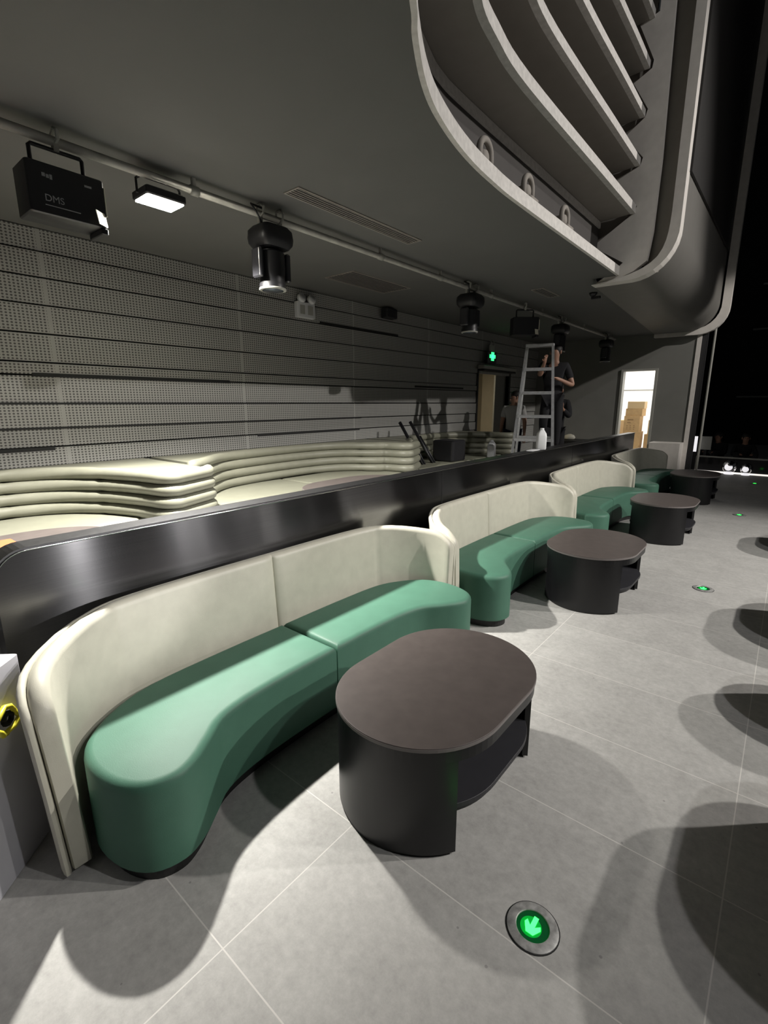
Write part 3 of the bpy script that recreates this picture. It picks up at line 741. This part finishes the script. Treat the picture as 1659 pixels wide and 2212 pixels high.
# ------------------------------------------------------------------ box at the left edge
bx = empty('equipment_box', (-2.07, .385, 0), 'light grey box at the left edge with yellow and black tape on it', 'box', None, math.atan2(-.20, .19))
MB().rbox(0, .62, -.55, 0, 0, .785, .006).build('carcass', M['whitebox'], bx)
tp = empty('caution_tape', (-2.07, .385, .60), 'looped yellow and black tape stuck on the light grey box', 'tape', None, math.atan2(-.20, .19))
lp = []
for k_ in range(13):
    a = 2 * PI * k_ / 12; lp.append((.135 + .055 * math.cos(a) + .012 * math.sin(3 * a), .012 + .014 * math.sin(2 * a) ** 2, .045 * math.sin(a)))
MB().tube(lp, .010, 6).build('loop', M['yellow'], tp, True)
MB().tube([(.12 + .02 * math.cos(2 * PI * k_ / 8), .014, .02 * math.sin(2 * PI * k_ / 8)) for k_ in range(9)], .010, 6).build('knot', M['cloth_black'], tp, True)
MB().tube([(.185, .012, .0), (.17, .016, -.03), (.13, .012, -.055)], .007, 6).build('tail', M['yellow'], tp, True)

# ------------------------------------------------------------------ ladder
def ladder(loc, rz):
    e = empty('step_ladder', loc, 'aluminium step ladder standing on the raised floor in front of the doorway', 'ladder', None, rz)
    H = 2.20; sp_ = .50; hw0, hw1 = .185, .33; n = 6
    def rail_(sx, sy): # sy +1 front (towards viewer), -1 back
        a = Vector((sx * hw0, -sy * .05, H)); b = Vector((sx * hw1, -sy * sp_, 0))
        d = (b - a).normalized(); ax = Vector((1, 0, 0)); ay = d.cross(ax).normalized(); w, t = .018, .034
        mb = MB(); mb.loft([[p + ax * (w * i) + ay * (t * j) for i, j in ((-1, -1), (1, -1), (1, 1), (-1, 1))] for p in (a, b)])
        mb.build('front_rail' if sy > 0 else 'back_rail', M['alu'], e)
        MB().box(b.x - .026, b.x + .026, b.y - .04, b.y + .04, 0, .04).build('rubber_foot', M['blackm'], e)
    for sx in (-1, 1):
        for sy in (1, -1): rail_(sx, sy)
    for k in range(n):
        f = (k + 1) / (n + .0) if k < n else 1
        z = H * (1 - f * .985 + .0) if False else H - (k + 1) * H / (n + .35)
        t = 1 - z / H; hw = hw0 + (hw1 - hw0) * t; y = -(.05 + (sp_ - .05) * t)
        MB().box(-hw, hw, y - .045, y + .045, z - .022, z + .022).build('step', M['alu'], e)
        if k in (1, 3, 5): MB().box(-hw, hw, -y - .012, -y + .012, z - .018, z + .018).build('cross_bar', M['alu'], e)
    MB().rbox(-hw0 - .02, hw0 + .02, -.09, .09, H - .015, H + .025, .01).build('top_cap', M['alu'], e)
    return e
ladder((-3.08, 7.42, PZ), math.radians(20))

# ------------------------------------------------------------------ people
def skin_mesh(name, chain, m, parent, root=0):
    """chain: list of (co, radius, parent_index)"""
    me = bpy.data.meshes.new(name); me.from_pydata([c[0] for c in chain], [(i, c[2]) for i, c in enumerate(chain) if c[2] is not None], [])
    me.materials.append(m); o = bpy.data.objects.new(name, me); C.objects.link(o); o.parent = parent
    md = o.modifiers.new('Skin', 'SKIN'); md.use_smooth_shade = True
    sv = me.skin_vertices[0].data
    for i, c in enumerate(chain):
        r = c[1]; sv[i].radius = r if isinstance(r, tuple) else (r, r)
        sv[i].use_root = (i == root)
    sd_ = o.modifiers.new('Sub', 'SUBSURF'); sd_.levels = 1; sd_.render_levels = 2
    return o
def person(loc, rz, label, J, shirt, trousers, short=True):
    e = empty('person', loc, label, 'person', None, rz)
    V3 = lambda a: Vector(a)
    ch = []
    def add(co, r, par): ch.append((V3(co), r, par)); return len(ch) - 1
    pel = add(J['pelvis'], (.13, .105), None); wa = add(J['waist'], (.125, .095), pel); che = add(J['chest'], (.145, .105), wa)
    nk = add(J['neck'], .055, che); hd0 = add(J['jaw'], (.062, .075), nk); hd1 = add(J['head'], (.077, .095), hd0); add(J['crown'], (.06, .072), hd1)
    fw = (V3(J['face']) - V3(J['head'])).normalized()
    for s_ in ('L', 'R'):
        sh = add(J['sh' + s_], .058, che); el = add(J['el' + s_], .042, sh); wr = add(J['wr' + s_], .027, el)
        d = (V3(J['ha' + s_]) - V3(J['wr' + s_])).normalized(); side = d.cross(Vector((0, 0, 1))); side = side.normalized() if side.length > .1 else Vector((1, 0, 0))
        pm = add(V3(J['wr' + s_]) + d * .055, (.034, .020), wr)
        for q, ln in ((-.026, .062), (-.009, .072), (.009, .068), (.026, .052)):
            b = add(V3(J['wr' + s_]) + d * .10 + side * q, .0095, pm); cc = add(V3(J['wr' + s_]) + d * (.10 + ln * .55) + side * q + Vector((0, 0, -.012)), .0085, b); add(V3(J['wr' + s_]) + d * (.10 + ln * .8) + side * q + Vector((0, 0, -.032)), .0075, cc)
        th = add(V3(J['wr' + s_]) + d * .04 + side * .038, .011, pm); add(V3(J['wr' + s_]) + d * .075 + side * .055 + Vector((0, 0, -.012)), .0095, th)
        hp = add(J['hip' + s_], .085, pel); kn = add(J['kn' + s_], .056, hp); an = add(J['an' + s_], .036, kn); add(J['to' + s_], (.034, .026), an)
    body = skin_mesh('body', ch, M['skin'], e)
    hdv = V3(J['head'])
    # face features
    sd2 = fw.cross(Vector((0, 0, 1))).normalized()
    nb = MB(); nb.lathe([(.004, .02), (.012, .0), (.014, -.018), (.0, -.024)], 8, Matrix.Translation(hdv + fw * .098 + Vector((0, 0, -.005)))); nb.build('nose', M['skin'], e, True)
    eb = MB()
    for q in (-.03, .03): eb.lathe([(.0, -.009), (.009, -.004), (.009, .004), (.0, .009)], 8, Matrix.Translation(hdv + fw * .086 + sd2 * q + Vector((0, 0, .015))))
    eb.build('eyes', M['hair'], e, True)
    MB().tube([hdv + fw * .086 - sd2 * .02 + Vector((0, 0, -.047)), hdv + fw * .090 + Vector((0, 0, -.049)), hdv + fw * .086 + sd2 * .02 + Vector((0, 0, -.047))], .005, 6).build('mouth', M['tape'], e)
    er = MB()
    for q in (-1, 1): er.lathe([(.0, -.03), (.012, -.02), (.014, .01), (.008, .03), (.0, .032)], 8, Matrix.Translation(hdv + sd2 * q * .083))
    er.build('ears', M['skin'], e, True)
    hr = MB(); hr.lathe([(.074, -.04), (.090, .0), (.094, .035), (.086, .07), (.05, .098), (.0, .108)], 18, Matrix.Translation(hdv - fw * .030 + Vector((0, 0, .020)))); hr.build('hair', M['hair'], e, True)
    # clothing
    sc_ = [(V3(J['pelvis']) + Vector((0, 0, -.09)), (.165, .14), None), (V3(J['pelvis']) + Vector((0, 0, .04)), (.155, .128), 0), (V3(J['waist']), (.145, .115), 1), (V3(J['chest']), (.162, .122), 2), (V3(J['neck']) - Vector((0, 0, .015)), .072, 3)]
    for s_ in ('L', 'R'):
        sc_.append((V3(J['sh' + s_]), .072, 3)); i = len(sc_) - 1
        k_ = .6 if short else .92
        if short: sc_.append((V3(J['sh' + s_]).lerp(V3(J['el' + s_]), .75), .058, i))
        else:
            sc_.append((V3(J['el' + s_]), .055, i)); sc_.append((V3(J['el' + s_]).lerp(V3(J['wr' + s_]), .85), .042, len(sc_) - 1))
    skin_mesh('shirt', sc_, shirt, e)
    tr = [(V3(J['pelvis']), (.148, .122), None)]
    for s_ in ('L', 'R'):
        tr.append((V3(J['hip' + s_]), .10, 0)); i = len(tr) - 1; tr.append((V3(J['kn' + s_]), .074, i)); tr.append((V3(J['an' + s_]) + Vector((0, 0, .02)), .055, i + 1))
    skin_mesh('trousers', tr, trousers, e)
    for s_ in ('L', 'R'):
        skin_mesh('shoe', [(V3(J['an' + s_]) + Vector((0, 0, -.03)), .05, None), (V3(J['to' + s_]), (.05, .036), 0)], M['cloth_black'], e)
    return e
def stand(h=1.70, lean=0, **kw):
    s = h / 1.70
    J = dict(pelvis=(0, 0, .93), waist=(0, .01, 1.08), chest=(0, .02, 1.30), neck=(0, .02, 1.46), jaw=(0, .0, 1.53), head=(0, -.01, 1.605), crown=(0, -.0, 1.67), face=(0, -.2, 1.60),
             shL=(-.18, .02, 1.39), shR=(.18, .02, 1.39), elL=(-.23, .0, 1.11), elR=(.23, .0, 1.11), wrL=(-.24, -.08, .88), wrR=(.24, -.08, .88), haL=(-.24, -.12, .78), haR=(.24, -.12, .78),
             hipL=(-.09, 0, .88), hipR=(.09, 0, .88), knL=(-.10, -.02, .48), knR=(.10, -.02, .48), anL=(-.10, .02, .08), anR=(.10, .02, .08), toL=(-.11, -.15, .035), toR=(.11, -.15, .035))
    J.update(kw); return {k: tuple(c * s for c in v) for k, v in J.items()}
# worker up the ladder: dark clothes, right forearm bare and bent to the rail
J = stand(1.68, elL=(-.20, -.20, 1.25), wrL=(-.12, -.34, 1.42), haL=(-.10, -.36, 1.52), elR=(.30, -.04, 1.08), wrR=(.12, -.24, 1.17), haR=(.04, -.30, 1.20), face=(-.05, -.2, 1.66),
          knL=(-.11, -.10, .50), knR=(.11, -.04, .47))
person((-3.05, 7.99, .88), math.radians(14), 'person in dark clothes standing up the ladder, bare forearm bent to the rail', J, M['cloth_black'], M['cloth_black'])
J = stand(1.66, elL=(-.21, -.14, 1.16), wrL=(-.10, -.36, 1.30), haL=(-.09, -.42, 1.38), elR=(.23, -.14, 1.16), wrR=(.12, -.36, 1.30), haR=(.11, -.42, 1.38))
person((-3.22, 8.66, PZ), math.radians(16), 'person in black behind the ladder steadying it with both hands', J, M['cloth_black'], M['cloth_black'], False)
J = stand(1.54, face=(-.15, -.14, 1.55))
person((-4.06, 8.75, PZ), math.radians(20), 'person in a white shirt and dark trousers left of the ladder', J, M['cloth_white'], M['cloth_navy'])
# two people sitting low beyond the glass rail
def sit(**kw):
    J = dict(pelvis=(0, 0, .12), waist=(0, .03, .27), chest=(0, .02, .48), neck=(0, -.02, .64), jaw=(0, -.05, .70), head=(0, -.06, .775), crown=(0, -.05, .84), face=(0, -.3, .76),
             shL=(-.18, 0, .57), shR=(.18, 0, .57), elL=(-.26, -.14, .36), elR=(.26, -.14, .36), wrL=(-.18, -.34, .40), wrR=(.18, -.34, .40), haL=(-.14, -.40, .40), haR=(.14, -.40, .40),
             hipL=(-.10, -.05, .12), hipR=(.10, -.05, .12), knL=(-.20, -.40, .42), knR=(.20, -.40, .42), anL=(-.16, -.62, .08), anR=(.16, -.62, .08), toL=(-.17, -.76, .035), toR=(.17, -.76, .035))
    J.update(kw); return J
person((-.84, 15.75, 0), math.radians(10), 'person in dark clothes sitting on the floor beyond the glass rail, right one', sit(), M['cloth_black'], M['cloth_black'], False)
person((-1.42, 15.95, 0), math.radians(-25), 'person in dark clothes sitting on the floor beyond the glass rail, left one', sit(), M['cloth_black'], M['cloth_black'], False)

# ------------------------------------------------------------------ store room boxes
def carton(x, y, z, w, d, h, label, rz=0.0, prints=True, m=None):
    e = empty('cardboard_box', (x, y, z), label, 'box', 'cardboard boxes in the store room', rz)
    MB().rbox(-w / 2, w / 2, -d / 2, d / 2, 0, h, .006).build('carton', m or M['card'], e)
    MB().box(-w / 2, w / 2, -.03, .03, h - .0005, h + .001).build('tape', M['cardtop'], e)
    if prints:
        mb = MB(); mb.box(-w * .28, w * .1, -d / 2 - .001, -d / 2, h * .72, h * .80); mb.box(-w * .28, -.02, -d / 2 - .001, -d / 2, h * .54, h * .60)
        for i in range(3):
            for j in range(3): mb.box(-w * .32 + i * w * .22, -w * .22 + i * w * .22, -d / 2 - .001, -d / 2, h * (.14 + .11 * j), h * (.18 + .11 * j))
        mb.build('printing', M['tape'], e)
    return e
carton(-3.05, 13.5, PZ, .42, .36, .32, 'bottom carton of the stack in the lit store room', 0, False)
carton(-3.03, 13.5, PZ + .32, .40, .36, .34, 'second carton from the bottom in the store room stack', .05, False)
carton(-3.05, 13.5, PZ + .66, .36, .34, .38, 'carton with rows of printing in the store room stack', 0, True)
carton(-3.02, 13.52, PZ + 1.04, .38, .34, .18, 'flat carton second from the top of the store room stack', -.04, False)
carton(-3.00, 13.52, PZ + 1.22, .38, .34, .17, 'topmost carton of the store room stack', .03, False, M['cardtop'])
carton(-3.56, 13.9, PZ, .44, .40, .50, 'large carton on the floor left of the store room stack', .2, False)
carton(-3.55, 13.9, PZ + .50, .44, .40, .42, 'tilted carton resting left of the store room stack', .35, False, M['cardtop'])
carton(-2.58, 13.6, PZ, .32, .36, .60, 'tall carton on the floor right of the store room stack', -.1, False)
carton(-2.57, 13.6, PZ + .60, .28, .30, .34, 'small carton on the tall one at the right in the store room', .1, False, M['cardtop'])

# ------------------------------------------------------------------ hall beyond
struct(MB().box(-6, 16, 25, 25.2, 0, 18).build('wall_hall_back', M['hall']))
struct(MB().box(-1.5, 16, -5, 26, 17, 17.2).build('ceiling_hall', M['hall']))
gr = empty('glass_rail', (1.5, 14.35, 0), 'low dark glass rail with a lit strip along its foot at the stage edge', 'rail')
MB().box(-3.2, 6, -.04, .05, 0, .035).build('light_strip', M['led'], gr)
MB().box(-3.2, 6, -.006, .006, .035, .36).build('glass_panel', M['glassdark'], gr)
MB().tube([(-3.2, 0, .375), (6, 0, .375)], .02, 8).build('top_rail', M['greyfit'], gr, True)
for x in (-3.2, -2.72, -2.0, -.8): MB().box(x - .015, x + .015, .006, .03, .035, .37).build('post', M['greyfit'], gr)
for x, y, r, lab in ((-.985, 14.20, .15, 'larger shiny round lamp before the glass rail at the stage edge'), (-.66, 14.22, .12, 'smaller shiny round lamp before the glass rail at the stage edge')):
    e = empty('round_lamp', (x, y, 0), lab, 'lamp', 'shiny round lamps by the stage edge')
    MB().lathe([(r * math.sin(PI * k_ / 12) + .0005, r + .03 - r * math.cos(PI * k_ / 12)) for k_ in range(13)], 20).build('globe', M['chrome'], e, True)
    MB().lathe([(r * .55, 0), (r * .5, .012), (0, .03)], 20, Matrix.Translation((-r * .06, -r * .86, r + .03)) @ Matrix.Rotation(math.radians(78), 4, 'X')).build('glow_disc', M['ledw'], e, True)  # glowing disc added to brighten the dark chrome globe
    MB().lathe([(r * .7, 0), (r * .5, .03), (r * .3, .05)], 20).build('foot', M['ledw'], e, True)  # foot made to glow so the chrome above looks whiter
wb = empty('light_panel', (-1.83, 14.75, .40), 'narrow glowing white light panel standing at the stage edge', 'light panel')
MB().rbox(-.055, .055, -.02, .02, .05, .44, .01).build('face', M['ledw'], wb); MB().box(-.07, .07, -.05, .05, -.40, .05).build('stand', M['blackm'], wb)
gp = empty('grey_screen', (-1.60, 14.9, .40), 'dim grey screen beside the glowing panel at the stage edge', 'screen')
MB().rbox(-.12, .12, -.02, .02, .10, .44, .01).build('face', M['greyfit'], gp); MB().box(-.03, .03, -.03, .03, -.40, .10).build('stand', M['blackm'], gp)
for i, (a, b, z, lab) in enumerate(((-1.5, 3, 6.0, 'high thin pipe across the dark hall'), (-1.8, 3, 1.9, 'low thin pipe across the dark hall'), (-1.6, 3, 4.4, 'thin pipe midway up the dark hall'))):
    tag(MB().tube([(a, 24, z), (b, 24, z)], .035, 8).build('hall_pipe', M['greyfit'], None, True), lab, 'pipe')

# ------------------------------------------------------------------ lights
def light(name, kind, loc, power, col=(1, 1, 1), target=None, **kw):
    l = bpy.data.lights.new(name, kind); l.energy = power; l.color = col
    for k_, v in kw.items(): setattr(l, k_, v)
    o = bpy.data.objects.new(name, l); C.objects.link(o); o.location = loc
    if target: o.rotation_euler = (Vector(target) - Vector(loc)).to_track_quat('-Z', 'Y').to_euler()
    return o
fb = light('flood_beam', 'SPOT', (-3.30, 1.74, 2.905), 1420, (1, .965, .90), None, spot_size=math.radians(146), spot_blend=.36, shadow_soft_size=.055)
fb.rotation_euler = (0, math.radians(.5), 0); fb.scale = (.375, 1, 1)
light('hall_lamp_a', 'SPOT', (5.2, 5.1, 6.9), 1850, (1, .96, .90), (-.5, 4.6, 0), spot_size=math.radians(58), spot_blend=1.0, shadow_soft_size=.10)
light('hall_lamp_b', 'SPOT', (4.6, 2.75, 6.6), 440, (.98, .96, .95), (-1.9, 3.4, 2.0), spot_size=math.radians(110), spot_blend=.6, shadow_soft_size=.12)
light('hall_lamp_c', 'SPOT', (6.6, 8.4, 6.2), 2350, (1, .95, .90), (-1.6, 3.6, 0), spot_size=math.radians(72), spot_blend=.55, shadow_soft_size=.10)
light('added_end_wall_spot', 'SPOT', (5.0, 9.0, 6.15), 1900, (1, .95, .90), (-1.95, 12.2, 2.1), spot_size=math.radians(24), spot_blend=.5, shadow_soft_size=.10)  # extra unseen spot, added to light only the upper end wall
for q_, (yl, pw, yt) in enumerate(((3.74, 1900, .68), (6.25, 620, 1.13), (6.85, 330, 1.25))):  # unseen low spots added to draw bright streaks on the steel partition
    light('added_streak_spot_%d' % q_, 'SPOT', (8.0, yl, 2.4), pw, (1, .97, .95), (-2.32, yt, .95), spot_size=math.radians(6.5), spot_blend=.6, shadow_soft_size=.07)
light('store_room_lamp', 'AREA', (-3.2, 13.6, 2.95), 65, (1, .98, .95), None, shape='RECTANGLE', size=1.4, size_y=1.2)
light('corridor_lamp', 'AREA', (WX - .7, 9.0, 2.7), 26, (1, .88, .66), None, shape='SQUARE', size=.5)

w = bpy.data.worlds.new('dark_hall_air'); bpy.context.scene.world = w; w.use_nodes = True
w.node_tree.nodes['Background'].inputs[0].default_value = (.9, .95, 1, 1); w.node_tree.nodes['Background'].inputs[1].default_value = .013

# ------------------------------------------------------------------ camera
yaw, pit, rol = 0.692289277, 0.221740951, 0.00132756
fwd = Vector((-math.sin(yaw) * math.cos(pit), math.cos(yaw) * math.cos(pit), -math.sin(pit)))
right = Vector((math.cos(yaw), math.sin(yaw), 0)); down = fwd.cross(right)
r2 = right * math.cos(rol) + down * math.sin(rol); d2_ = -right * math.sin(rol) + down * math.cos(rol)
cam = bpy.data.cameras.new('camera'); co = bpy.data.objects.new('camera', cam); C.objects.link(co)
cam.sensor_fit = 'VERTICAL'; cam.sensor_height = 36.0; cam.sensor_width = 27.0; cam.lens = 36.0 * 1043.2586 / 2212; cam.clip_start = .02; cam.clip_end = 100
mw = Matrix((r2, -d2_, -fwd)).transposed().to_4x4(); mw.translation = (0, 0, 1.68); co.matrix_world = mw
s = bpy.context.scene; s.camera = co
s.view_settings.view_transform = 'Standard'; s.view_settings.look = 'None'; s.view_settings.exposure = 0; s.view_settings.gamma = 1; s.view_settings.use_curve_mapping = False
